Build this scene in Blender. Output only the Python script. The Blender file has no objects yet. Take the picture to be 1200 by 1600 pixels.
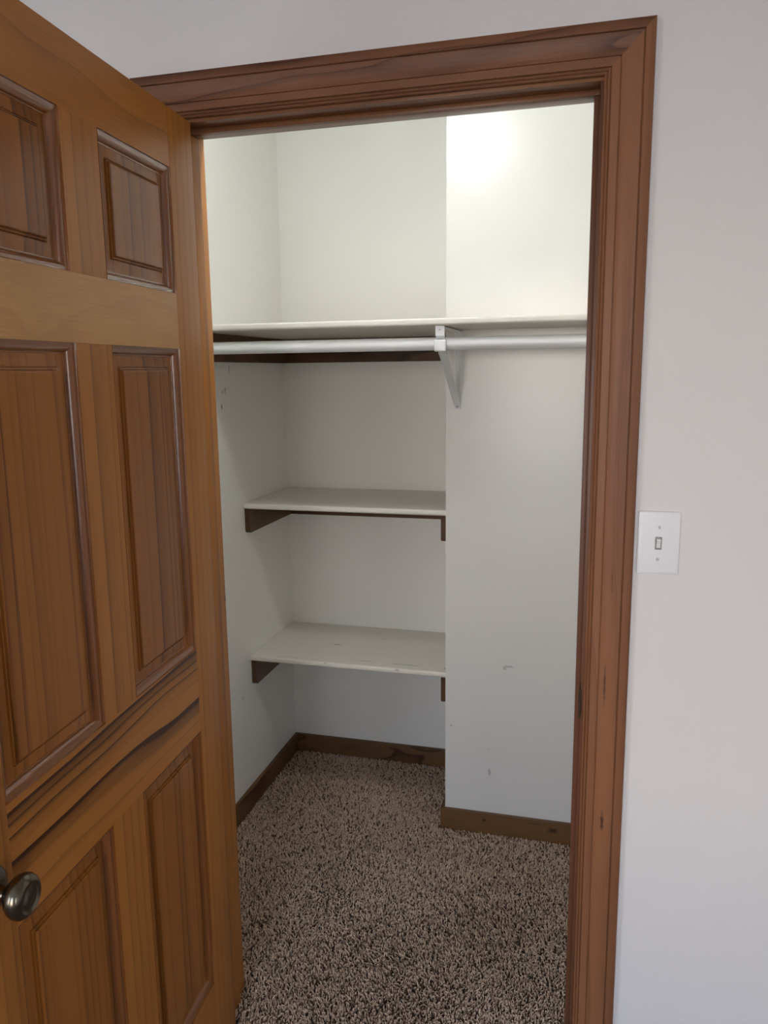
import bpy, bmesh, math, random
import numpy as np
from mathutils import Vector, Matrix

random.seed(7)
SC = bpy.context.scene
COL = SC.collection

# ------------------------------------------------------------------ camera
CAM = (0.0150, -1.5281, 1.5552)
YAW, PITCH, ROLL, FPX = 0.2636, 0.1757, -0.0118, 1239.0
cy_, sy_ = math.cos(YAW), math.sin(YAW)
fwd = Vector((-sy_*math.cos(PITCH), cy_*math.cos(PITCH), -math.sin(PITCH)))
r0 = Vector((cy_, sy_, 0)); u0 = r0.cross(fwd)
rv = r0*math.cos(ROLL)+u0*math.sin(ROLL); uv = u0*math.cos(ROLL)-r0*math.sin(ROLL)
cd = bpy.data.cameras.new('camera'); cam = bpy.data.objects.new('camera', cd); COL.objects.link(cam)
cd.sensor_fit = 'VERTICAL'; cd.sensor_height = 36.0; cd.lens = FPX/1600*36
cd.clip_start = 0.02
M = Matrix((rv, uv, -fwd)).transposed().to_4x4(); M.translation = Vector(CAM)
cam.matrix_world = M
SC.camera = cam

# ------------------------------------------------------------------ world, daylight, exposure
SKY = 11.8
w = bpy.data.worlds.new('sky'); SC.world = w; w.use_nodes = True
wn_ = w.node_tree.nodes; wl_ = w.node_tree.links                       # overcast sky: pale at the horizon, bluer overhead
wtc = wn_.new('ShaderNodeTexCoord'); wsp = wn_.new('ShaderNodeSeparateXYZ'); wrp = wn_.new('ShaderNodeValToRGB')
wl_.new(wtc.outputs['Generated'], wsp.inputs[0]); wl_.new(wsp.outputs[2], wrp.inputs[0])
wrp.color_ramp.elements[0].position = 0.0; wrp.color_ramp.elements[0].color = (1.0, 0.895, 0.80, 1)
wrp.color_ramp.elements[1].position = 0.42; wrp.color_ramp.elements[1].color = (0.53, 0.72, 1.0, 1)
wl_.new(wrp.outputs[0], wn_['Background'].inputs[0])
w.node_tree.nodes['Background'].inputs[1].default_value = SKY
SC.view_settings.view_transform = 'Standard'; SC.view_settings.look = 'None'
SC.view_settings.exposure = 0.12; SC.view_settings.gamma = 1.0
SC.view_settings.use_curve_mapping = False
SC.cycles.use_denoising = True
SC.cycles.max_bounces = 7; SC.cycles.diffuse_bounces = 5; SC.cycles.glossy_bounces = 3
SC.cycles.caustics_reflective = False; SC.cycles.caustics_refractive = False

ADDED_WINS = [(-2.50, -1.75, 0.60, 2.15), (-0.95, 0.15, 0.60, 2.15), (2.00, 2.65, 0.60, 2.15)]   # unseen rear-wall windows, added and spaced to balance the daylight: x0, x1, z0, z1
YR = -3.5                                 # rear wall of the bedroom
for WIN in ADDED_WINS:                          # portals guide the sampling of the sky through the added windows
    al = bpy.data.lights.new('window_portal', 'AREA'); al.shape = 'RECTANGLE'
    al.size = WIN[1]-WIN[0]; al.size_y = WIN[3]-WIN[2]; al.cycles.is_portal = True
    alo = bpy.data.objects.new('window_portal', al); COL.objects.link(alo)
    alo.location = ((WIN[0]+WIN[1])/2, YR-0.13, (WIN[2]+WIN[3])/2)
    alo.rotation_euler = (math.radians(90), 0, 0)
BULB_E = 82.0                             # emission of the closet bulb

# ------------------------------------------------------------------ dimensions (metres)
XL, XR, H = -0.8169, 0.0, 2.045           # door opening between the jambs
T = 0.115                                 # bedroom / closet wall thickness
XLW, XRW, YB = -1.165, 0.36, 1.381        # closet
XK, YK = -0.450, 0.962                    # boxed-out chase
CEIL = 2.50
BX0, BX1 = -2.7, 3.0                      # bedroom
FZ = -0.011                               # carpet backing level; pile tips reach about z = 0

# ------------------------------------------------------------------ materials
class NT:
    def __init__(s, name):
        s.m = bpy.data.materials.new(name); s.m.use_nodes = True
        s.t = s.m.node_tree; s.b = s.t.nodes['Principled BSDF']
    def n(s, typ, **kw):
        nd = s.t.nodes.new(typ)
        for k, v in kw.items(): setattr(nd, k, v)
        return nd
    def l(s, a, b): s.t.links.new(a, b)
    def math(s, op, a, b=None, c=None):
        nd = s.n('ShaderNodeMath', operation=op)
        for i, v in enumerate((a, b, c)):
            if v is None: continue
            if isinstance(v, (int, float)): nd.inputs[i].default_value = v
            else: s.l(v, nd.inputs[i])
        return nd.outputs[0]
    def vmath(s, op, a, b=None):
        nd = s.n('ShaderNodeVectorMath', operation=op)
        for i, v in enumerate((a, b)):
            if v is None: continue
            if isinstance(v, (tuple, list)): nd.inputs[i].default_value = v
            else: s.l(v, nd.inputs[i])
        return nd.outputs['Value'] if op in ('LENGTH', 'DISTANCE') else nd.outputs[0]
    def noise(s, vec, scale, detail=2, rough=0.5):
        nd = s.n('ShaderNodeTexNoise'); nd.inputs['Scale'].default_value = scale
        nd.inputs['Detail'].default_value = detail; nd.inputs['Roughness'].default_value = rough
        s.l(vec, nd.inputs['Vector']); return nd.outputs['Fac']
    def ramp(s, fac, pts):
        nd = s.n('ShaderNodeValToRGB'); e = nd.color_ramp.elements
        while len(e) < len(pts): e.new(0.5)
        for i, (p, c) in enumerate(pts):
            e[i].position = p
            e[i].color = (c, c, c, 1) if isinstance(c, (int, float)) else (*c, 1)
        s.l(fac, nd.inputs[0]); return nd.outputs[0]
    def mix(s, fac, a, b, mode='MIX'):
        nd = s.n('ShaderNodeMix', data_type='RGBA', blend_type=mode)
        for sock, v in ((nd.inputs[0], fac), (nd.inputs[6], a), (nd.inputs[7], b)):
            if isinstance(v, (int, float)): sock.default_value = v
            elif isinstance(v, tuple): sock.default_value = (*v, 1)
            else: s.l(v, sock)
        return nd.outputs[2]
    def bump(s, h, strength, dist):
        nd = s.n('ShaderNodeBump'); nd.inputs['Strength'].default_value = strength
        nd.inputs['Distance'].default_value = dist; s.l(h, nd.inputs['Height'])
        s.l(nd.outputs[0], s.b.inputs['Normal'])
    def set(s, **kw):
        for k, v in kw.items():
            i = s.b.inputs[k.replace('_', ' ')]
            i.default_value = (*v, 1) if isinstance(v, tuple) else v
    def spots(s, base, vec, spots):
        """small stains / knots with a shape of their own: (centre, radii, colour, strength)"""
        wob = s.noise(vec, 90, 3)
        for c, rad, colr, st in spots:
            d = s.vmath('SUBTRACT', vec, c)
            d = s.vmath('DIVIDE', d, rad)
            ln = s.math('ADD', s.vmath('LENGTH', d), s.math('MULTIPLY', s.math('SUBTRACT', wob, 0.5), 1.6))
            f = s.ramp(ln, [(0.35, st), (1.0, 0.0)])
            base = s.mix(f, base, colr)
        return base

def paint(name, colr, rough, grain=0.06, spots=(), spec=0.5):
    t = NT(name); tc = t.n('ShaderNodeTexCoord').outputs['Object']
    v = t.noise(tc, 3.0, 3)
    base = t.mix(t.math('MULTIPLY', v, 0.10), colr, tuple(c*0.86 for c in colr))
    base = t.spots(base, tc, spots)
    t.l(base, t.b.inputs['Base Color']); t.set(Roughness=rough)
    t.b.inputs['Specular IOR Level'].default_value = spec
    h = t.noise(tc, 260, 2, 0.6)
    t.bump(h, grain, 0.002)
    return t.m

def wood(name, axis, light, dark, spacing=0.012, amp=0.03, along=0.10, contrast=1.0, rough=0.36,
         coat=0.06, pith=(0.05, 0.11), stave=None, spots=(), pull=0.0, spec=0.25, tone=0.35):
    t = NT(name); tc = t.n('ShaderNodeTexCoord').outputs['Object']
    rnd = t.n('ShaderNodeObjectInfo').outputs['Random']
    sp = t.n('ShaderNodeSeparateXYZ'); t.l(tc, sp.inputs[0])
    o = {'X': (1, 2, 0), 'Y': (0, 2, 1), 'Z': (0, 1, 2)}[axis]
    a, b, L = (sp.outputs[i] for i in o)
    st = None
    if stave:
        idx = t.math('FLOOR', t.math('DIVIDE', t.math('ADD', a, 0.017), stave))
        wn = t.n('ShaderNodeTexWhiteNoise', noise_dimensions='2D')
        cb = t.n('ShaderNodeCombineXYZ'); t.l(idx, cb.inputs[0]); t.l(rnd, cb.inputs[1]); t.l(cb.outputs[0], wn.inputs['Vector'])
        st = wn.outputs['Value']
        rnd = t.math('FRACT', t.math('ADD', rnd, t.math('MULTIPLY', st, 3.7)))
    a2 = t.math('ADD', a, t.math('MULTIPLY', rnd, 0.9)); L2 = t.math('ADD', L, t.math('MULTIPLY', rnd, 13.7))
    cb = t.n('ShaderNodeCombineXYZ')
    t.l(a2, cb.inputs[0]); t.l(b, cb.inputs[1]); t.l(t.math('MULTIPLY', L2, along), cb.inputs[2])
    nz = t.noise(cb.outputs[0], 7.0, 2.5, 0.45)
    # distance from a pith line beside the board
    ra = t.math('ADD', a, t.math('ADD', pith[0], t.math('MULTIPLY', rnd, 0.09)))
    rb = t.math('ADD', b, t.math('ADD', pith[1], t.math('MULTIPLY', rnd, 0.05)))
    if pull: rb = t.math('ADD', rb, t.math('MULTIPLY', L, pull))
    rr = t.math('SQRT', t.math('ADD', t.math('MULTIPLY', ra, ra), t.math('MULTIPLY', rb, rb)))
    rr = t.math('ADD', rr, t.math('MULTIPLY', t.math('SUBTRACT', nz, 0.5), amp))
    q = t.math('DIVIDE', rr, spacing)
    fr = t.math('FRACT', q)
    ring = t.ramp(fr, [(0.0, 0.10), (0.06, 0.0), (0.60, 0.12), (0.88, 0.60), (0.965, 1.0), (1.0, 0.10)])
    wr = t.n('ShaderNodeTexWhiteNoise', noise_dimensions='2D')               # every growth ring has its own tone
    cq = t.n('ShaderNodeCombineXYZ'); t.l(t.math('FLOOR', q), cq.inputs[0]); t.l(rnd, cq.inputs[1]); t.l(cq.outputs[0], wr.inputs['Vector'])
    own = wr.outputs['Value']
    ring = t.math('MULTIPLY', ring, t.math('ADD', 0.25, t.math('MULTIPLY', own, 0.9)))
    ring = t.math('ADD', ring, t.math('MULTIPLY', t.math('SUBTRACT', own, 0.35), tone))
    fb = t.n('ShaderNodeCombineXYZ')
    t.l(t.math('MULTIPLY', a2, 55), fb.inputs[0]); t.l(t.math('MULTIPLY', b, 55), fb.inputs[1]); t.l(t.math('MULTIPLY', L2, 1.3), fb.inputs[2])
    fib = t.noise(fb.outputs[0], 8.0, 3, 0.6)
    blo = t.noise(cb.outputs[0], 14.0, 2, 0.5)
    f = t.math('MULTIPLY', ring, 0.75*contrast)
    f = t.math('ADD', f, t.math('MULTIPLY', t.math('SUBTRACT', fib, 0.42), 0.55))
    f = t.math('ADD', f, t.math('MULTIPLY', t.math('SUBTRACT', blo, 0.45), 0.5))
    if st is not None: f = t.math('ADD', f, t.math('MULTIPLY', t.math('SUBTRACT', st, 0.45), 0.38))
    f.node.use_clamp = True
    base = t.mix(f, light, dark)
    base = t.spots(base, tc, spots)
    t.l(base, t.b.inputs['Base Color'])
    t.set(Roughness=rough, Coat_Weight=coat, Coat_Roughness=0.18)
    t.b.inputs['Specular IOR Level'].default_value = spec
    t.bump(fib, 0.10, 0.0012)
    return t.m

def plain(name, colr, rough, metal=0.0, nscale=60, amt=0.12, bump=0.0):
    t = NT(name); tc = t.n('ShaderNodeTexCoord').outputs['Object']
    v = t.noise(tc, nscale, 3)
    base = t.mix(t.math('MULTIPLY', v, amt*2), colr, tuple(c*(1-amt*2) for c in colr))
    t.l(base, t.b.inputs['Base Color']); t.set(Roughness=rough, Metallic=metal)
    if bump: t.bump(v, bump, 0.001)
    return t.m

GR = (0.10, 0.085, 0.07)
MAT = {}
MAT['closet_left'] = paint('closet_paint_left', (0.85, 0.835, 0.785), 0.42, spots=[
    ((XLW, 0.905, 1.570), (0.02, 0.005, 0.022), GR, 0.45), ((XLW, 0.840, 1.449), (0.02, 0.007, 0.011), GR, 0.75),
    ((XLW, 0.870, 1.500), (0.02, 0.007, 0.016), GR, 0.5), ((XLW, 0.850, 1.494), (0.02, 0.012, 0.006), GR, 0.4), ((XLW, 0.90, 0.42), (0.02, 0.012, 0.01), GR, 0.3)])
MAT['closet_back'] = paint('closet_paint_back', (0.85, 0.835, 0.785), 0.42)
MAT['closet_chase'] = paint('closet_paint_chase', (0.80, 0.785, 0.75), 0.22, spots=[
    ((-0.2395, YK, 0.596), (0.020, 0.02, 0.006), GR, 0.40), ((-0.252, YK, 0.588), (0.008, 0.02, 0.006), GR, 0.35),
    ((-0.298, YK, 0.215), (0.006, 0.02, 0.018), GR, 0.40), ((-0.30, YK, 0.30), (0.010, 0.02, 0.004), GR, 0.25),
    ((-0.43, YK, 0.37), (0.004, 0.02, 0.006), GR, 0.4)])
MAT['bedroom'] = paint('bedroom_paint', (0.735, 0.70, 0.68), 0.5, grain=0.08)
MAT['ceiling'] = paint('ceiling_paint', (0.84, 0.82, 0.78), 0.8)
MAT['shelf'] = paint('shelf_paint', (0.82, 0.785, 0.71), 0.38, grain=0.03)
MAT['shelf_worn'] = paint('shelf_paint_worn', (0.80, 0.76, 0.68), 0.38, grain=0.03, spots=[
    ((-0.896, 1.155, 0.019), (0.020, 0.006, 0.02), GR, 0.7), ((-0.74, 1.25, 0.019), (0.012, 0.005, 0.02), GR, 0.4),
    ((-0.60, 1.01, 0.019), (0.07, 0.0035, 0.02), GR, 0.55), ((-0.75, 1.015, 0.019), (0.06, 0.003, 0.02), GR, 0.45),
    ((-1.02, 0.99, 0.019), (0.05, 0.003, 0.02), GR, 0.4), ((-0.62, 0.973, 0.013), (0.012, 0.02, 0.004), GR, 0.6),
    ((-0.88, 0.973, 0.015), (0.008, 0.02, 0.003), GR, 0.5), ((-0.459, 1.01, 0.019), (0.006, 0.01, 0.02), GR, 0.6)])
DL, DD = (0.460, 0.182, 0.035), (0.110, 0.032, 0.007)
MAT['stile'] = wood('door_pine_upright', 'Z', DL, DD, spacing=0.024, amp=0.030, along=0.05, contrast=0.55, pith=(0.16, 0.05), tone=0.45)
MAT['rail'] = wood('door_pine_rail', 'X', DL, DD, spacing=0.040, amp=0.080, along=0.32, contrast=0.45, pith=(0.10, -1.88))
MAT['frieze_rail'] = wood('door_pine_frieze_rail_lit', 'X', (0.60, 0.33, 0.125), (0.29, 0.125, 0.039), spacing=0.045, amp=0.10, along=0.5, contrast=0.4, pith=(0.10, -1.60))  # lighter rail wood, paled further for closet light and haze reflected there
MAT['lock_rail'] = wood('door_pine_lock_rail', 'X', DL, (0.060, 0.018, 0.006), spacing=0.017, amp=0.085, along=0.15, contrast=2.1, pith=(0.03, -0.80), tone=0.4)
PL, PD = (0.370, 0.138, 0.028), (0.085, 0.023, 0.005)
MAT['panel'] = wood('door_pine_panel', 'Z', PL, PD, spacing=0.021, amp=0.075, along=0.05, contrast=0.75, pith=(0.3, 0.04), stave=0.066, rough=0.30, tone=0.5)
ML, MD = (0.27, 0.092, 0.020), (0.060, 0.016, 0.004)                       # stain sits darker in the mouldings
MAT['mould_z'] = wood('door_moulding_upright', 'Z', ML, MD, spacing=0.010, amp=0.02, along=0.05, contrast=0.6, rough=0.20, coat=0.7, spec=0.5)
MAT['mould_x'] = wood('door_moulding_level', 'X', ML, MD, spacing=0.010, amp=0.02, along=0.05, contrast=0.6, rough=0.20, coat=0.7, spec=0.5)
CL, CD = (0.255, 0.105, 0.046), (0.070, 0.023, 0.011)
KN = (0.03, 0.012, 0.008)
MAT['casing_z'] = wood('casing_pine_upright', 'Z', CL, CD, spacing=0.017, amp=0.060, along=0.09, contrast=1.0, rough=0.5, coat=0.04, spec=0.3, pith=(0.02, 0.16), tone=0.55,
    spots=[((0.050, -0.01, 0.66), (0.004, 0.02, 0.026), KN, 0.8), ((0.045, -0.01, 0.95), (0.003, 0.02, 0.05), KN, 0.7), ((0.052, -0.01, 1.16), (0.003, 0.02, 0.035), KN, 0.45)])
MAT['casing_x'] = wood('casing_pine_level', 'X', (0.265, 0.112, 0.052), CD, spacing=0.030, amp=0.17, along=0.20, contrast=1.1, rough=0.5, coat=0.04, spec=0.3, pith=(0.16, -2.0), tone=0.95)
MAT['jamb_z'] = wood('jamb_pine_upright', 'Z', DL, DD, spacing=0.016, amp=0.03, along=0.08, contrast=0.6, rough=0.36,
    spots=[((XL, 0.114, 1.060), (0.012, 0.004, 0.008), KN, 0.9), ((XL, 0.113, 1.035), (0.012, 0.005, 0.012), KN, 0.9), ((XL, 0.114, 1.005), (0.012, 0.003, 0.010), KN, 0.8)])
MAT['jamb_shade'] = wood('jamb_pine_shade', 'Z', (0.17, 0.068, 0.034), (0.05, 0.017, 0.009), spacing=0.016, amp=0.03, along=0.08, rough=0.4)  # redder pine, darkened further to carry the shade on the right jamb
MAT['jamb_x'] = wood('jamb_pine_level', 'X', (0.26, 0.11, 0.045), (0.08, 0.028, 0.013), spacing=0.020, amp=0.05, along=0.2, rough=0.34, pith=(0.1, -1.9))
BL, BD = (0.160, 0.080, 0.031), (0.045, 0.019, 0.008)
MAT['base_x'] = wood('baseboard_pine_x', 'X', BL, BD, spacing=0.022, amp=0.09, along=0.35, rough=0.42, pith=(0.1, 0.05),
    spots=[((-0.312, YK-0.014, 0.045), (0.010, 0.02, 0.006), KN, 0.85), ((-0.085, YK-0.014, 0.040), (0.022, 0.02, 0.012), KN, 0.85), ((-0.14, YK-0.014, 0.055), (0.03, 0.02, 0.006), KN, 0.5)])
MAT['base_y'] = wood('baseboard_pine_y', 'Y', BL, BD, spacing=0.022, amp=0.06, along=0.3, rough=0.42, pith=(0.1, 0.05))
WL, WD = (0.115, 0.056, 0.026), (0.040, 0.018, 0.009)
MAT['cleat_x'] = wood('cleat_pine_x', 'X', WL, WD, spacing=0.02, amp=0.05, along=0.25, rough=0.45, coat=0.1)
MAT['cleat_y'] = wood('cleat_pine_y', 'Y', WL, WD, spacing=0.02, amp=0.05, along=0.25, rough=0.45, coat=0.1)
MAT['enamel'] = plain('white_enamel', (0.87, 0.88, 0.89), 0.30, amt=0.02)
MAT['plate'] = plain('white_plastic', (0.80, 0.80, 0.81), 0.35, amt=0.02)
MAT['toggle'] = plain('toggle_plastic', (0.90, 0.89, 0.87), 0.3, amt=0.02)
MAT['slot'] = plain('slot_grey_plastic', (0.30, 0.28, 0.27), 0.5)
MAT['screw'] = plain('painted_screw', (0.72, 0.72, 0.72), 0.35, 0.1)
MAT['steel'] = plain('zinc_screw', (0.42, 0.42, 0.42), 0.4, 0.9)
MAT['knob'] = plain('antique_nickel', (0.16, 0.138, 0.105), 0.24, 1.0, nscale=40, amt=0.2)
MAT['hinge'] = plain('dark_bronze', (0.09, 0.07, 0.05), 0.4, 0.9)
MAT['white_trim'] = plain('window_white', (0.8, 0.8, 0.8), 0.4, amt=0.02)
MAT['porcelain'] = plain('porcelain', (0.85, 0.85, 0.83), 0.25, amt=0.02)

t = NT('carpet_fibre')                                                     # per-tuft tone comes from an attribute
at = t.n('ShaderNodeAttribute'); at.attribute_name = 'tone'
cc = t.ramp(at.outputs['Fac'], [(0.0, (0.080, 0.046, 0.032)), (0.25, (0.21, 0.135, 0.092)), (0.45, (0.55, 0.395, 0.285)), (1.0, (0.82, 0.63, 0.48))])
t.l(cc, t.b.inputs['Base Color']); t.set(Roughness=0.95); t.b.inputs['Specular IOR Level'].default_value = 0.1
MAT['fibre'] = t.m
t = NT('carpet_backing'); tc = t.n('ShaderNodeTexCoord').outputs['Object']
n1 = t.noise(tc, 170, 2, 0.7)
cc = t.ramp(n1, [(0.30, (0.05, 0.03, 0.024)), (0.48, (0.17, 0.115, 0.09)), (0.62, (0.36, 0.27, 0.215))])
t.l(cc, t.b.inputs['Base Color']); t.set(Roughness=0.95); t.b.inputs['Specular IOR Level'].default_value = 0.1
t.bump(n1, 0.8, 0.01)
MAT['backing'] = t.m
MAT['backing_dark'] = plain('carpet_backing_dark', (0.055, 0.034, 0.026), 0.95, nscale=300, amt=0.2)
MAT['ground'] = plain('pale_ground', (0.68, 0.55, 0.44), 0.9, nscale=2, amt=0.15)
t = NT('lit_bulb'); t.set(Base_Color=(1.0, 1.0, 1.0)); t.b.inputs['Emission Color'].default_value = (0.92, 0.97, 1.0, 1)
t.b.inputs['Emission Strength'].default_value = BULB_E
MAT['bulb'] = t.m
t = NT('window_glass'); t.set(Base_Color=(1.0, 1.0, 1.0), Roughness=0.0); t.b.inputs['Transmission Weight'].default_value = 1.0
t.b.inputs['IOR'].default_value = 1.0
MAT['glass'] = t.m

# ------------------------------------------------------------------ mesh helpers
def finish(name, bm, mats, parent=None, smooth=None):
    bmesh.ops.recalc_face_normals(bm, faces=bm.faces)
    me = bpy.data.meshes.new(name); bm.to_mesh(me); bm.free()
    o = bpy.data.objects.new(name, me); COL.objects.link(o)
    for m in (mats if isinstance(mats, (list, tuple)) else [mats]): me.materials.append(MAT[m])
    if smooth is not None:
        me.polygons.foreach_set('use_smooth', [True]*len(me.polygons))
        me.set_sharp_from_angle(angle=math.radians(smooth))
    if parent is not None:
        o.parent = parent
    return o

def tag(o, label=None, cat=None, group=None, kind=None):
    if label: o['label'] = label
    if cat: o['category'] = cat
    if group: o['group'] = group
    if kind: o['kind'] = kind
    return o

def empty(name, loc=(0, 0, 0), rz=0.0):
    o = bpy.data.objects.new(name, None); COL.objects.link(o)
    o.location = loc; o.rotation_euler = (0, 0, rz); o.empty_display_size = 0.05
    return o

def box(bm, x0, x1, y0, y1, z0, z1, bev=0.0, seg=2):
    vs = [bm.verts.new(p) for p in ((x0,y0,z0),(x1,y0,z0),(x1,y1,z0),(x0,y1,z0),(x0,y0,z1),(x1,y0,z1),(x1,y1,z1),(x0,y1,z1))]
    fs = [bm.faces.new([vs[i] for i in f]) for f in ((0,3,2,1),(4,5,6,7),(0,1,5,4),(1,2,6,5),(2,3,7,6),(3,0,4,7))]
    if bev:
        es = list({e for f in fs for e in f.edges})
        bmesh.ops.bevel(bm, geom=es, offset=bev, segments=seg, profile=0.6, affect='EDGES')

def boxobj(name, b, mat, parent=None, bev=0.0, seg=2, off=(0, 0, 0)):
    bm = bmesh.new()
    box(bm, b[0]-off[0], b[1]-off[0], b[2]-off[1], b[3]-off[1], b[4]-off[2], b[5]-off[2], bev, seg)
    return finish(name, bm, mat, parent, 40 if bev else None)

def prism(bm, pts, lo, hi, plane='XY'):
    """extrude a closed outline between lo and hi along the axis normal to the plane"""
    def P(a, b, c): return {'XY': (a, b, c), 'XZ': (a, c, b), 'YZ': (c, a, b)}[plane]
    A = [bm.verts.new(P(a, b, lo)) for a, b in pts]; B = [bm.verts.new(P(a, b, hi)) for a, b in pts]
    n = len(pts)
    bm.faces.new(A); bm.faces.new(B[::-1])
    for i in range(n):
        bm.faces.new((A[i], A[(i+1) % n], B[(i+1) % n], B[i]))

def lathe(bm, prof, origin, axis='Y', n=40):
    """prof: (distance along axis, radius)"""
    rings = []
    for d, r in prof:
        ring = []
        for k in range(n):
            a = 2*math.pi*k/n; c, s = r*math.cos(a), r*math.sin(a)
            p = {'X': (d, c, s), 'Y': (c, d, s), 'Z': (c, s, d)}[axis]
            ring.append(bm.verts.new((origin[0]+p[0], origin[1]+p[1], origin[2]+p[2])))
        rings.append(ring)
    for A, B in zip(rings, rings[1:]):
        for k in range(n): bm.faces.new((A[k], A[(k+1) % n], B[(k+1) % n], B[k]))
    bm.faces.new(rings[0]); bm.faces.new(rings[-1][::-1])

# ------------------------------------------------------------------ structure: walls, ceiling, floor
JT = 0.018                                                                 # jamb board thickness
bm = bmesh.new()
prism(bm, [(BX0, FZ), (XL-JT, FZ), (XL-JT, H+JT), (XR+JT, H+JT), (XR+JT, FZ), (BX1, FZ), (BX1, CEIL), (BX0, CEIL)], 0.0, T, 'XZ')
o = finish('wall_front', bm, ['bedroom', 'closet_back'])
for p in o.data.polygons:
    if p.center.y > T-0.001: p.material_index = 1
tag(o, 'off-white painted bedroom wall around the closet doorway', 'wall', kind='structure')

def wall(name, b, mat, label):
    return tag(boxobj(name, b, mat), label, 'wall', kind='structure')
wall('wall_left', (XLW-0.1, XLW, T, YB, FZ, CEIL), 'closet_left', 'cream painted left wall inside the closet')
wall('wall_back', (XLW-0.1, XRW+0.1, YB, YB+0.1, FZ, CEIL), 'closet_back', 'cream painted back wall of the closet behind the low shelves')
wall('wall_chase', (XK, XRW+0.1, YK, YB, FZ, CEIL), 'closet_chase', 'boxed-out cream wall section right of the low shelves')
wall('wall_right', (XRW, XRW+0.1, T, YK, FZ, CEIL), 'closet_back', 'cream right side wall of the closet')
wall('wall_bedroom_left', (BX0-0.1, BX0, YR, T, FZ, CEIL), 'bedroom', 'off-white side wall of the bedroom behind the open door')
wall('wall_bedroom_right', (BX1, BX1+0.1, YR, T, FZ, CEIL), 'bedroom', 'off-white side wall of the bedroom on the switch side')
tag(boxobj('ceiling', (BX0-0.1, BX1+0.1, YR-0.1, YB+0.1, CEIL, CEIL+0.1), 'ceiling'), 'white painted ceiling over bedroom and closet', 'ceiling', kind='structure')
tag(boxobj('floor', (XLW-0.1, 0.95, -0.60, YB+0.1, FZ-0.1, FZ), 'backing_dark'), 'brown carpeted closet floor', 'floor', kind='structure')
bm = bmesh.new()
prism(bm, [(BX0-0.1, YR-0.12), (BX1+0.1, YR-0.12), (BX1+0.1, T), (0.95, T), (0.95, -0.60), (XLW-0.1, -0.60), (XLW-0.1, T), (BX0-0.1, T)], FZ-0.1, FZ+0.006, 'XY')
tag(finish('floor_bedroom', bm, 'backing'), 'brown speckled carpet of the bedroom floor', 'floor', kind='structure')
tag(boxobj('ground', (-30, 30, -40, YR-0.12, -0.75, -0.55), 'ground'), 'pale ground outside the added bedroom windows', 'ground', kind='structure')

# rear wall of the bedroom with the added daylight windows
def ring_prism(bm, outer, inner, y0, y1):
    def rect(r, y): return [bm.verts.new((x, y, z)) for x, z in ((r[0], r[2]), (r[1], r[2]), (r[1], r[3]), (r[0], r[3]))]
    O0, I0, O1, I1 = rect(outer, y0), rect(inner, y0), rect(outer, y1), rect(inner, y1)
    for k in range(4):
        j = (k+1) % 4
        bm.faces.new((O0[k], O0[j], I0[j], I0[k])); bm.faces.new((O1[k], I1[k], I1[j], O1[j]))
        bm.faces.new((O0[k], O1[k], O1[j], O0[j])); bm.faces.new((I0[k], I0[j], I1[j], I1[k]))
bm = bmesh.new()                                                            # a grid of cells with the window cells left open
xs = [BX0-0.1]+[v for W_ in ADDED_WINS for v in W_[:2]]+[BX1+0.1]; zs = [FZ, ADDED_WINS[0][2], ADDED_WINS[0][3], CEIL]
gv = {(i, j, k): bm.verts.new((xs[i], y_, zs[j])) for i in range(8) for j in range(4) for k, y_ in ((0, YR-0.12), (1, YR))}
solid = lambda i, j: 0 <= i < 7 and 0 <= j < 3 and not (j == 1 and i in (1, 3, 5))
for i in range(7):
    for j in range(3):
        if not solid(i, j): continue
        for k in (0, 1): bm.faces.new([gv[i, j, k], gv[i+1, j, k], gv[i+1, j+1, k], gv[i, j+1, k]])
        for (di, dj), (a, b) in (((-1, 0), ((i, j), (i, j+1))), ((1, 0), ((i+1, j), (i+1, j+1))), ((0, -1), ((i, j), (i+1, j))), ((0, 1), ((i, j+1), (i+1, j+1)))):
            if not solid(i+di, j+dj): bm.faces.new([gv[(*a, 0)], gv[(*b, 0)], gv[(*b, 1)], gv[(*a, 1)]])
tag(finish('wall_rear', bm, 'bedroom'), 'off-white bedroom wall with three added windows opposite the closet', 'wall', kind='structure')
for n_, WIN in enumerate(ADDED_WINS):
    win = tag(empty('window_%d' % (n_+1), ((WIN[0]+WIN[1])/2, YR, WIN[2])), ['added white framed daylight window on the door side', 'added white framed daylight window straight opposite the closet', 'added white framed daylight window on the switch side'][n_], 'window', kind='structure')
    hw, hh = (WIN[1]-WIN[0])/2, WIN[3]-WIN[2]
    bm = bmesh.new(); ring_prism(bm, (-hw-0.07, hw+0.07, -0.07, hh+0.07), (-hw, hw, 0, hh), 0.0, 0.02); finish('window_casing', bm, 'white_trim', win)
    bm = bmesh.new(); ring_prism(bm, (-hw, hw, 0, hh), (-hw+0.04, hw-0.04, 0.04, hh-0.04), -0.09, -0.05); finish('sash', bm, 'white_trim', win)
    boxobj('meeting_rail', (-hw+0.04, hw-0.04, -0.085, -0.055, hh/2-0.02, hh/2+0.02), 'white_trim', win)

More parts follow.
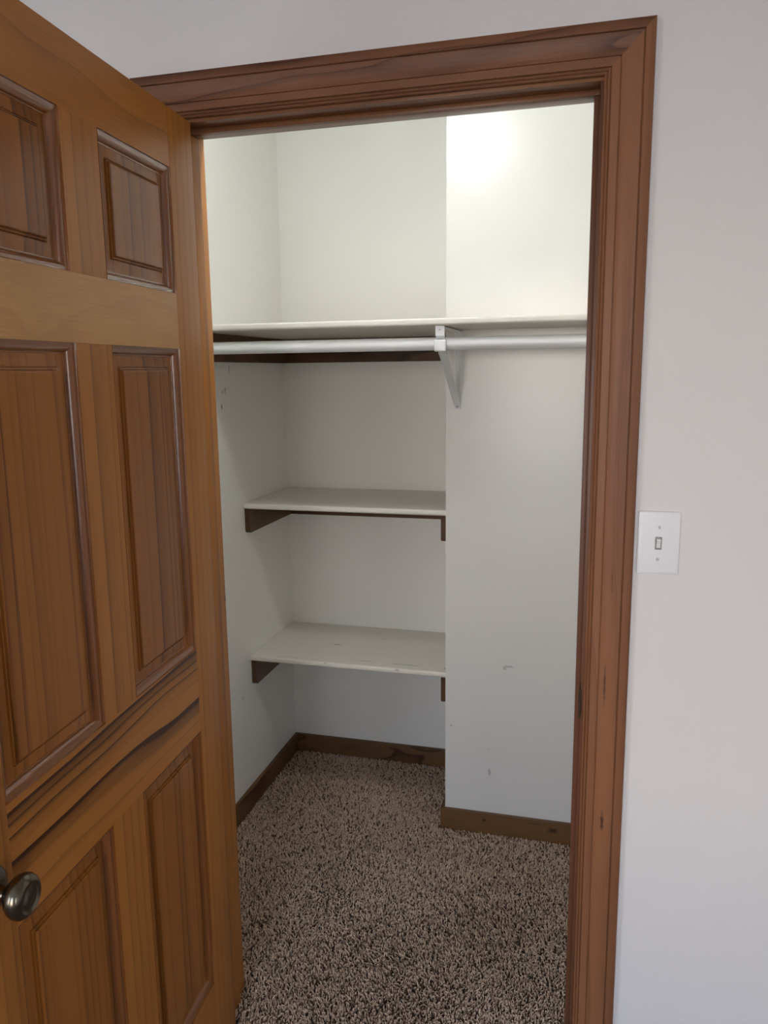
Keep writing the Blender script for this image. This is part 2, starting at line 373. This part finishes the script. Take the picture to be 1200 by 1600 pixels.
# ------------------------------------------------------------------ door jambs, stops, casing
tr = [0]
def trim(o, label):
    return tag(o, label, 'trim', kind='structure')
trim(boxobj('trim_1', (XL-JT, XL, 0, T, FZ, H), 'jamb_z', bev=0.001), 'left pine door jamb on the hinge side')
rj = empty('trim_2', (XR, 0, 0)); trim(rj, 'right pine door jamb with strike plate')
boxobj('jamb_board', (0, JT, 0, T, FZ, H), 'jamb_shade', rj, 0.001)
bm = bmesh.new()                                                            # strike plate with a curled lip
prism(bm, [(0.0002, 0.030), (-0.0014, 0.030), (-0.0014, 0.004), (-0.0030, -0.001), (-0.0020, -0.0045), (0.0012, -0.0055), (0.0016, -0.0042), (-0.0006, -0.0030), (-0.0012, -0.0008), (0.0002, 0.003)], 0.876, 0.934, 'XY')
finish('strike_plate', bm, 'hinge', rj)
trim(boxobj('trim_3', (XL-JT, XR+JT, 0, T, H, H+JT), 'jamb_x', bev=0.001), 'pine head jamb over the closet doorway')
ST = 0.011
trim(boxobj('trim_4', (XL, XL+ST, 0.038, 0.073, FZ, H-ST), 'jamb_z', bev=0.003), 'narrow pine door stop on the left jamb')
trim(boxobj('trim_5', (XR-ST, XR, 0.038, 0.073, FZ, H-ST), 'jamb_shade', bev=0.003), 'narrow pine door stop on the right jamb')
trim(boxobj('trim_6', (XL, XR, 0.038, 0.073, H-ST, H), 'jamb_x', bev=0.003), 'narrow pine door stop under the head jamb')

# moulded casing profile: (distance outward from the opening, height off the wall)
PROF = [(0, 0), (0, .0070), (.0008, .0090), (.0022, .0098), (.0036, .0092), (.0046, .0072), (.0052, .0072), (.0062, .0098), (.0078, .0108),
        (.0094, .0102), (.0104, .0080), (.0112, .0080), (.0118, .0118), (.0128, .0124), (.0255, .0124), (.0262, .0106), (.0272, .0106), (.0280, .0128),
        (.0300, .0122), (.0370, .0118), (.0450, .0126), (.0530, .0144), (.0600, .0166), (.0622, .0168), (.0630, .0146), (.0640, .0146), (.0648, .0176),
        (.0660, .0184), (.0790, .0184), (.0812, .0176), (.0817, .0160), (.0817, 0)]
RV = 0.006
def casing(name, side, mat, label):
    bm = bmesh.new(); A = []; B = []
    for u, h in PROF:
        if side == 'R': a, b = (XR+RV+u, -h, FZ), (XR+RV+u, -h, H+RV+u)
        elif side == 'L': a, b = (XL-RV-u, -h, FZ), (XL-RV-u, -h, H+RV+u)
        else: a, b = (XL-RV-u, -h, H+RV+u), (XR+RV+u, -h, H+RV+u)
        A.append(bm.verts.new(a)); B.append(bm.verts.new(b))
    n = len(A)
    for i in range(n): bm.faces.new((A[i], A[(i+1) % n], B[(i+1) % n], B[i]))
    bm.faces.new(A); bm.faces.new(B[::-1])
    return trim(finish(name, bm, mat, smooth=28), label)
casing('trim_7', 'R', 'casing_z', 'stained pine casing leg beside the light switch')
casing('trim_8', 'H', 'casing_x', 'stained pine head casing above the closet doorway')
casing('trim_9', 'L', 'casing_z', 'stained pine casing leg behind the open door')

bm = bmesh.new(); xo = XR+RV+0.0817
prism(bm, [(xo, 0.0), (xo, -0.0035), (xo+0.0015, -0.0016), (xo+0.0045, -0.0003), (xo+0.0045, 0.0)], FZ, H+RV+0.0817, 'XY')
trim(finish('trim_10', bm, 'plate', smooth=50), 'thin pale caulk line along the casing beside the switch')

# ------------------------------------------------------------------ baseboards
BH, BT = 0.0697, 0.014
def baseb(name, pts, mat, label, sm=None):
    bm = bmesh.new(); prism(bm, pts, FZ, BH, 'XY')
    top = [e for e in bm.edges if all(abs(v.co.z-BH) < 1e-5 for v in e.verts)]
    bmesh.ops.bevel(bm, geom=top, offset=0.003, segments=2, profile=0.6, affect='EDGES')
    return tag(finish(name, bm, mat, smooth=40), label, 'baseboard', kind='structure')
baseb('baseboard_left', [(XLW, T), (XLW+BT, T), (XLW+BT, YB-BT), (XLW, YB)], 'base_y', 'dark pine baseboard along the left closet wall')
baseb('baseboard_back', [(XLW, YB), (XLW+BT, YB-BT), (XK-BT, YB-BT), (XK, YB)], 'base_x', 'dark pine baseboard below the low shelves on the back wall')
baseb('baseboard_chase_side', [(XK, YK), (XK, YB), (XK-BT, YB-BT), (XK-BT, YK-BT)], 'base_y', 'dark pine baseboard on the side of the boxed-out wall')
baseb('baseboard_chase', [(XK, YK), (XK-BT, YK-BT), (XRW, YK-BT), (XRW, YK)], 'base_x', 'knotty pine baseboard along the front of the boxed-out wall')
baseb('baseboard_bedroom_right', [(XR+0.09, 0), (XR+0.09, -BT), (BX1, -BT), (BX1, 0)], 'base_x', 'pine baseboard along the bedroom wall under the switch')
baseb('baseboard_bedroom_left', [(BX0, 0), (BX0, -BT), (XL-0.09, -BT), (XL-0.09, 0)], 'base_x', 'pine baseboard along the bedroom wall behind the door')

# ------------------------------------------------------------------ six-panel door, standing open
TH = 1.6461
DW, DT, Z0, Z1 = 0.812, 0.035, 0.010, 2.0415
door = empty('door_1', (-0.7792, -0.0126, 0), math.atan2(-math.sin(TH), -math.cos(TH)))
tag(door, 'open six-panel stained pine door hinged on the left jamb', 'door', kind='structure')
S1, S2, S3, S4 = 0.1053, 0.3591, 0.4636, 0.7144
ZR = [(Z0, 0.212), (0.8134, 0.9941), (1.6023, 1.7057), (1.9336, Z1)]        # rails
ZP = [(0.212, 0.8134), (0.9941, 1.6023), (1.7057, 1.9336)]                  # panel rows
for a, b in ((0, S1), (S4, DW)):
    boxobj('stile', (a, b, -DT, 0, Z0, Z1), 'stile', door, 0.0012, 2)
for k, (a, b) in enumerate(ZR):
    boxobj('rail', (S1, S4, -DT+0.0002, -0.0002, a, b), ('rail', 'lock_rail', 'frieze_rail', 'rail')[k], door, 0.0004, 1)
for a, b in ZP:
    boxobj('mullion', (S2, S3, -DT+0.0002, -0.0002, a, b), 'stile', door, 0.0004, 1)
MPROF = [(0, 0.0004), (0.0005, -0.0028), (0.0024, -0.0034), (0.0050, -0.0034), (0.0085, -0.0050), (0.0115, -0.0078), (0.0132, -0.0108), (0.0140, -0.0124), (0.0158, -0.0126), (0.0166, -0.0138)]
PPROF = [(0.0120, -0.0134), (0.0166, -0.0134), (0.0345, -0.0112), (0.0352, -0.0130), (0.0362, -0.0130), (0.0372, -0.0090), (0.0386, -0.0084), (0.0392, -0.0102), (0.0402, -0.0102), (0.0412, -0.0056), (0.0426, -0.0048)]
def loops(bm, s0, s1, z0, z1, prof, front):
    R = []
    for u, d in prof:
        y = d if front else -DT-d
        R.append([bm.verts.new(p) for p in ((s0+u, y, z0+u), (s1-u, y, z0+u), (s1-u, y, z1-u), (s0+u, y, z1-u))])
    return R
for z0, z1 in ZP:
    for s0, s1 in ((S1, S2), (S3, S4)):
        bm = bmesh.new(); F = loops(bm, s0, s1, z0, z1, PPROF, True); Bk = loops(bm, s0, s1, z0, z1, PPROF, False)
        for R in (F, Bk):
            for A, B in zip(R, R[1:]):
                for k in range(4): bm.faces.new((A[k], A[(k+1) % 4], B[(k+1) % 4], B[k]))
            bm.faces.new(R[-1])
        for k in range(4): bm.faces.new((F[0][k], F[0][(k+1) % 4], Bk[0][(k+1) % 4], Bk[0][k]))
        pan = finish('panel', bm, 'panel', door, 25)
        for k in range(4):                                                  # mitred moulding strips round the panel, through both faces
            bm = bmesh.new(); F = loops(bm, s0, s1, z0, z1, MPROF, True); Bk = loops(bm, s0, s1, z0, z1, MPROF, False)
            seq = F + Bk[::-1]; j = (k+1) % 4
            for A, B in zip(seq, seq[1:]+seq[:1]): bm.faces.new((A[k], A[j], B[j], B[k]))
            bm.faces.new([r[k] for r in seq]); bm.faces.new([r[j] for r in seq][::-1])
            bmesh.ops.delete(bm, geom=[v for v in bm.verts if not v.link_faces], context='VERTS')
            finish('moulding', bm, 'mould_x' if k in (0, 2) else 'mould_z', pan, 40)
# knob on the closet face and its twin on the other face
KS, KZ = 0.763, 0.901
for sgn, y0 in ((1, 0.0), (-1, -DT)):
    bm = bmesh.new()
    pr = [(0.006, 0.0125), (0.020, 0.0105), (0.026, 0.0105), (0.030, 0.0135), (0.034, 0.0200), (0.039, 0.0255), (0.045, 0.0285), (0.051, 0.0290), (0.056, 0.0270),
          (0.0595, 0.0235), (0.0608, 0.0205), (0.0600, 0.0185), (0.0590, 0.0165), (0.0592, 0.0120), (0.0600, 0.0080), (0.0602, 0.0030), (0.0602, 0.0005)]
    lathe(bm, [(y0+sgn*d, r) for d, r in pr], (KS, 0, KZ), 'Y', 48)
    k_ = finish('doorknob', bm, 'knob', door, 35)
    if sgn > 0: tag(k_, 'round antique nickel doorknob')
    bm = bmesh.new()
    lathe(bm, [(y0+sgn*d, r) for d, r in [(0.0002, 0.0325), (0.003, 0.0325), (0.0065, 0.0300), (0.0095, 0.0245), (0.0105, 0.0180), (0.0120, 0.0165), (0.0125, 0.0130)]], (KS, 0, KZ), 'Y', 48)
    finish('rose', bm, 'knob', k_, 35)
for hz in (0.27, 1.00, 1.80):                                               # butt hinges
    hg = boxobj('hinge', (-0.0016, 0.0002, -DT+0.004, -0.004, hz, hz+0.089), 'hinge', door)
    bm = bmesh.new(); lathe(bm, [(hz-0.003, 0.003), (hz, 0.0062), (hz+0.089, 0.0062), (hz+0.092, 0.003)], (-0.004, -DT-0.004, 0), 'Z', 20)
    finish('knuckle', bm, 'hinge', hg, 40)

# ------------------------------------------------------------------ shelves with cleats
SHT = 0.019
def shelf(pts, ztop, front, mat, cleats, label, zc):
    cx = sum(p[0] for p in pts)/len(pts); cyy = sum(p[1] for p in pts)/len(pts)
    e = tag(empty('closet_shelf', (0, 0, ztop-SHT)), label, 'shelf', 'painted closet shelves')
    bm = bmesh.new(); prism(bm, pts, 0, SHT, 'XY')
    ed = [d for d in bm.edges if all(abs(v.co.y-front) < 1e-5 for v in d.verts) and abs(d.verts[0].co.z-d.verts[1].co.z) < 1e-5]
    bmesh.ops.bevel(bm, geom=ed, offset=0.0062, segments=5, profile=0.5, affect='EDGES')
    finish('board', bm, mat, e, 40)
    # the worn spots are given in room coordinates, so shift the board instead of its texture
    for b, m, cut in cleats:
        bm = bmesh.new(); x0, x1, y0, y1 = b; z0, z1 = zc-(ztop-SHT), -0.0004
        if cut: prism(bm, [(y0, z1), (y0, z0+0.006), (y0+0.006, z0), (y1, z0), (y1, z1)], x0, x1, 'YZ')
        else: box(bm, x0, x1, y0, y1, z0, z1)
        finish('cleat', bm, m, e)
    return e
CT = 0.019
g = 0.0008
shelf([(XLW+g, 0.655), (XRW-g, 0.655), (XRW-g, YK-g), (XK-g, YK-g), (XK-g, YB-g), (XLW+g, YB-g)], 1.6965, 0.655, 'shelf',
      [((XLW, XLW+CT, 0.690, YB-CT), 'cleat_y', True), ((XLW, XK, YB-CT, YB), 'cleat_x', False)],
      'long white closet shelf above the hanging rod', 1.590)
shelf([(XLW+g, 0.967), (XK-g, 0.967), (XK-g, YB-g), (XLW+g, YB-g)], 1.1085, 0.967, 'shelf',
      [((XLW, XLW+CT, 0.977, YB-CT), 'cleat_y', True), ((XLW+0.0, XK, YB-CT, YB), 'cleat_x', False), ((XK-CT, XK, 0.977, YB-CT), 'cleat_y', True)],
      'middle alcove shelf between the rod and the lowest shelf', 1.0035)
shelf([(XLW+g, 0.970), (XK-g, 0.970), (XK-g, YB-g), (XLW+g, YB-g)], 0.5530, 0.970, 'shelf_worn',
      [((XLW, XLW+CT, 0.980, YB-CT), 'cleat_y', True), ((XLW+0.0, XK, YB-CT, YB), 'cleat_x', False), ((XK-CT, XK, 0.980, YB-CT), 'cleat_y', True)],
      'lowest alcove shelf with chipped paint above the carpet', 0.4430)

# ------------------------------------------------------------------ closet rod
RY, RZ, RR = 0.700, 1.6290, 0.0180
rod = tag(empty('closet_rod', (0, RY, RZ)), 'round white hanging rod under the top shelf', 'rod')
bm = bmesh.new(); lathe(bm, [(XLW+0.004, RR), (XRW-0.004, RR)], (0, 0, 0), 'X', 40); finish('pole', bm, 'enamel', rod, 40)
for xa, xb in ((XLW, XLW+0.016), (XRW-0.016, XRW)):
    bm = bmesh.new(); s = 1 if xa == XLW else -1; x0 = xa if s > 0 else xb
    lathe(bm, [(x0+s*0.0003, 0.030), (x0+s*0.004, 0.030), (x0+s*0.005, 0.0215), (x0+s*0.016, 0.0205), (x0+s*0.016, 0.0185)], (0, 0, 0), 'X', 32)
    finish('socket', bm, 'enamel', rod, 40)

# ------------------------------------------------------------------ shelf and rod bracket
BXC, BWH = -0.412, 0.0125
SB = 1.6965-SHT                                                             # underside of the top shelf
br = tag(empty('shelf_bracket', (BXC, YK, 1.432)), 'white metal bracket holding the shelf and hanging rod', 'bracket')
def loc(y, z): return (y-YK, z-1.432)
def strip(name, path, hw, th, parent, hw2=None, lip=0.0):
    """bent sheet-metal strip following a path in the y-z plane, with optional folded side lips"""
    bm = bmesh.new(); n = len(path); secs = []
    for i, (y, z) in enumerate(path):
        a = path[max(i-1, 0)]; b = path[min(i+1, n-1)]
        dy, dz = b[0]-a[0], b[1]-a[1]; L = math.hypot(dy, dz) or 1; ny, nz = -dz/L, dy/L
        h = hw if hw2 is None else hw+(hw2-hw)*i/(n-1)
        yy, zz = loc(y, z)
        if lip: sec = [(-h, lip), (-h, 0), (h, 0), (h, lip), (h-th, lip), (h-th, th), (-h+th, th), (-h+th, lip)]
        else: sec = [(-h, 0), (h, 0), (h, th), (-h, th)]
        secs.append([bm.verts.new((x, yy+ny*d, zz+nz*d)) for x, d in sec])
    for A, B in zip(secs, secs[1:]):
        m = len(A)
        for k in range(m): bm.faces.new((A[k], A[(k+1) % m], B[(k+1) % m], B[k]))
    bm.faces.new(secs[0]); bm.faces.new(secs[-1][::-1])
    return finish(name, bm, 'enamel', parent, 35)
# wall plate, rounded at the foot
bm = bmesh.new(); z_t = SB-0.001-1.432; out = [(-BWH, z_t), (-BWH, BWH)]
for k in range(1, 12):
    a = math.pi+math.pi*k/12; out.append((BWH*math.cos(a), BWH+BWH*math.sin(a)))
out += [(BWH, BWH), (BWH, z_t)]
prism(bm, out, -0.0026, -0.0003, 'XZ'); wp = finish('wall_plate', bm, 'enamel', br)
for xx in (-0.0065, 0.0065):
    boxobj('rib', (xx-0.0012, xx+0.0012, -0.0048, -0.0022, 0.055, z_t-0.02), 'enamel', wp, 0.0006, 1)
strip('arm', [(YK-0.001, SB-0.0035), (0.80, SB-0.0035), (0.668, SB-0.0035)], BWH, 0.0025, br)
hook = [(0.6655, SB-0.001), (0.6655, 1.6500)]
for k in range(0, 15):                                                      # wraps the front and the underside of the rod
    a = math.radians(150+ (292-150)*k/14); hook.append((RY+(RR+0.0032)*math.cos(a), RZ+(RR+0.0032)*math.sin(a)))
strip('rod_hook', hook, BWH, 0.0024, br)
boxobj('retaining_clip', (-0.0165, 0.0165, 0.6640-YK, 0.6750-YK, 1.6070-1.432, 1.6390-1.432), 'enamel', br, 0.0045, 3)
strip('brace', [(0.955, 1.4440), (0.948, 1.4560), (0.925, 1.4700), (0.716, 1.6050), (0.706, 1.6095)], 0.0085, 0.0020, br, 0.0118, 0.008)
def screw(name, x, y, z, r, parent, mat, axis=-1, ang=0.6):
    bm = bmesh.new(); lathe(bm, [(y, r), (y+axis*0.0008, r), (y+axis*0.0016, r*0.7), (y+axis*0.0017, r*0.1)], (x, 0, z), 'Y', 20)
    s_ = finish(name, bm, mat, parent, 40)
    bm = bmesh.new(); box(bm, -r*0.85, r*0.85, -0.0002, 0.0004, -r*0.16, r*0.16)
    bmesh.ops.rotate(bm, verts=bm.verts, cent=(0, 0, 0), matrix=Matrix.Rotation(ang, 3, 'Y'))
    bmesh.ops.translate(bm, verts=bm.verts, vec=(x, y+axis*0.0017, z)); finish('slot', bm, 'slot', s_)
screw('screw', 0, -0.0085, 0.0115, 0.0045, br, 'steel')
boxobj('foot', (-0.0085, 0.0085, -0.0085, -0.0026, 0.003, 0.020), 'enamel', br, 0.002, 2)
screw('screw', 0, 0.6655-YK-0.0026, SB-0.011-1.432, 0.0030, br, 'screw')

# ------------------------------------------------------------------ light switch
SXC, SZC = 0.1315, 1.2345
sw = tag(empty('light_switch', (SXC, 0, SZC)), 'white single toggle light switch on the bedroom wall', 'light switch')
bm = bmesh.new(); PW, PH = 0.0375, 0.0595
OW, OH = 0.0058, 0.0120
def rloop(hw_, hh_, y): return [bm.verts.new((x, y, z)) for x, z in ((-hw_, -hh_), (hw_, -hh_), (hw_, hh_), (-hw_, hh_))]
Ls = [rloop(PW, PH, -0.0002), rloop(PW, PH, -0.0030), rloop(PW-0.0006, PH-0.0006, -0.0046), rloop(PW-0.0030, PH-0.0030, -0.0060), rloop(PW-0.008, PH-0.008, -0.0066),
      rloop(OW+0.0004, OH+0.0004, -0.0068), rloop(OW, OH, -0.0064), rloop(OW, OH, -0.0022)]
for A, B in zip(Ls, Ls[1:]):
    for k in range(4): bm.faces.new((A[k], A[(k+1) % 4], B[(k+1) % 4], B[k]))
bm.faces.new(Ls[0]); bm.faces.new(Ls[-1][::-1])
pl = finish('plate', bm, 'plate', sw, 35)
bm = bmesh.new(); ring_prism(bm, (-OW+0.0002, OW-0.0002, -OH+0.0002, OH-0.0002), (-OW+0.0016, OW-0.0016, -OH+0.0018, OH-0.0018), -0.0072, -0.0023)
finish('collar', bm, 'slot', sw)
bm = bmesh.new(); prism(bm, [(-0.0024, -0.0085), (-0.0058, -0.0080), (-0.0075, -0.0010), (-0.0160, 0.0068), (-0.0152, 0.0096), (-0.0060, 0.0070), (-0.0024, 0.0080)], -0.0036, 0.0036, 'YZ')
bmesh.ops.bevel(bm, geom=bm.edges[:], offset=0.0006, segments=2, affect='EDGES')
finish('toggle', bm, 'toggle', sw, 40)
screw('screw', 0, -0.0067, 0.0302, 0.0031, sw, 'screw', ang=1.35)
screw('screw', 0, -0.0067, -0.0302, 0.0031, sw, 'screw', ang=0.7)

# ------------------------------------------------------------------ closet lamp (just above the view)
lm = tag(empty('ceiling_lamp', (-0.49, 0.21, CEIL)), 'round white globe lamp on the closet ceiling', 'lamp')
bm = bmesh.new(); lathe(bm, [(-0.0003, 0.060), (-0.010, 0.060), (-0.018, 0.050), (-0.026, 0.036), (-0.028, 0.018)], (0, 0, 0), 'Z', 36); finish('lamp_holder', bm, 'porcelain', lm, 40)
bm = bmesh.new(); bmesh.ops.create_uvsphere(bm, u_segments=28, v_segments=16, radius=0.055); bmesh.ops.translate(bm, verts=bm.verts, vec=(0, 0, -0.078))
finish('globe', bm, 'bulb', lm, 60)

# ------------------------------------------------------------------ carpet pile (nobody could count it)
rng = np.random.default_rng(3)
SPC = 0.0054
gx, gy = np.meshgrid(np.arange(XLW-0.1, 0.95, SPC), np.arange(-0.60, YB-BT, SPC))
P = np.stack([gx.ravel(), gy.ravel()], 1); P += rng.uniform(-0.45, 0.45, P.shape)*SPC
x, y = P[:, 0], P[:, 1]
closet = (y > T) & (x > XLW+BT) & (x < XRW) & ~((x > XK-BT-0.001) & (y > YK-BT-0.001))
doorway = (y > -0.022) & (y <= T) & (x > XL+0.002) & (x < XR-0.002) & ~((y > 0.036) & (y < 0.075) & ((x < XL+ST+0.002) | (x > XR-ST-0.002)))
bedroom = y <= -0.022
keep = closet | doorway | bedroom
P = P[keep]; N = len(P); x, y = P[:, 0], P[:, 1]
def field(a, b, s):
    return np.sin(a*7.1+1.3*np.sin(b*5.3+s)+s)+np.sin(b*9.7+1.7*np.sin(a*6.1-s)+2*s)+0.6*np.sin((a+b)*17+s)
la = rng.uniform(0, 2*np.pi, N); lm_ = rng.uniform(0.35, 1.25, N)
brush = field(x, y, 0.7)*0.22
lx = np.cos(la)*lm_*0.006+brush*0.003; ly = np.sin(la)*lm_*0.006+field(y, x, 2.1)*0.0010
hgt = rng.uniform(0.0080, 0.0120, N)*(1+0.06*field(x, y, 4.0)*0.5)
rad = rng.uniform(0.0018, 0.0027, N)
tone = rng.random(N)
tone = np.where(rng.random(N) < 0.11, tone*0.20, 0.30+tone*0.62)
tone = np.clip(tone+brush*0.12, 0, 1)
K = 4; rows = [(0.0, 0.75, 0.0), (0.55, 1.0, 0.45), (0.92, 0.72, 0.9)]
V = np.zeros((N, K*3+1, 3)); tw = rng.uniform(0, 6.28, N)
for ri, (hz, rs, ls) in enumerate(rows):
    for k in range(K):
        a = tw+2*np.pi*k/K+ri*0.5
        V[:, ri*K+k, 0] = x+lx*ls+np.cos(a)*rad*rs; V[:, ri*K+k, 1] = y+ly*ls+np.sin(a)*rad*rs; V[:, ri*K+k, 2] = FZ+hgt*hz
V[:, K*3, 0] = x+lx; V[:, K*3, 1] = y+ly; V[:, K*3, 2] = FZ+hgt
F = []
for ri in range(2):
    for k in range(K):
        j = (k+1) % K; F.append((ri*K+k, ri*K+j, (ri+1)*K+j)); F.append((ri*K+k, (ri+1)*K+j, (ri+1)*K+k))
for k in range(K): F.append((2*K+k, 2*K+(k+1) % K, 3*K))
F = np.array(F); NV = K*3+1
FA = (F[None]+(np.arange(N)*NV)[:, None, None]).reshape(-1, 3)
me = bpy.data.meshes.new('carpet_pile')
me.vertices.add(N*NV); me.vertices.foreach_set('co', V.reshape(-1).astype(np.float32))
me.loops.add(FA.size); me.loops.foreach_set('vertex_index', FA.reshape(-1).astype(np.int32))
me.polygons.add(len(FA)); me.polygons.foreach_set('loop_start', np.arange(0, FA.size, 3, dtype=np.int32))
me.polygons.foreach_set('use_smooth', np.ones(len(FA), dtype=bool))
me.update(calc_edges=True)
at = me.attributes.new('tone', 'FLOAT', 'POINT'); at.data.foreach_set('value', np.repeat(tone, NV).astype(np.float32))
me.materials.append(MAT['fibre'])
o = bpy.data.objects.new('carpet_pile', me); COL.objects.link(o)
tag(o, 'brown and beige speckled carpet pile on the closet floor', 'carpet', kind='stuff')
print('tufts', N, 'tris', len(FA))
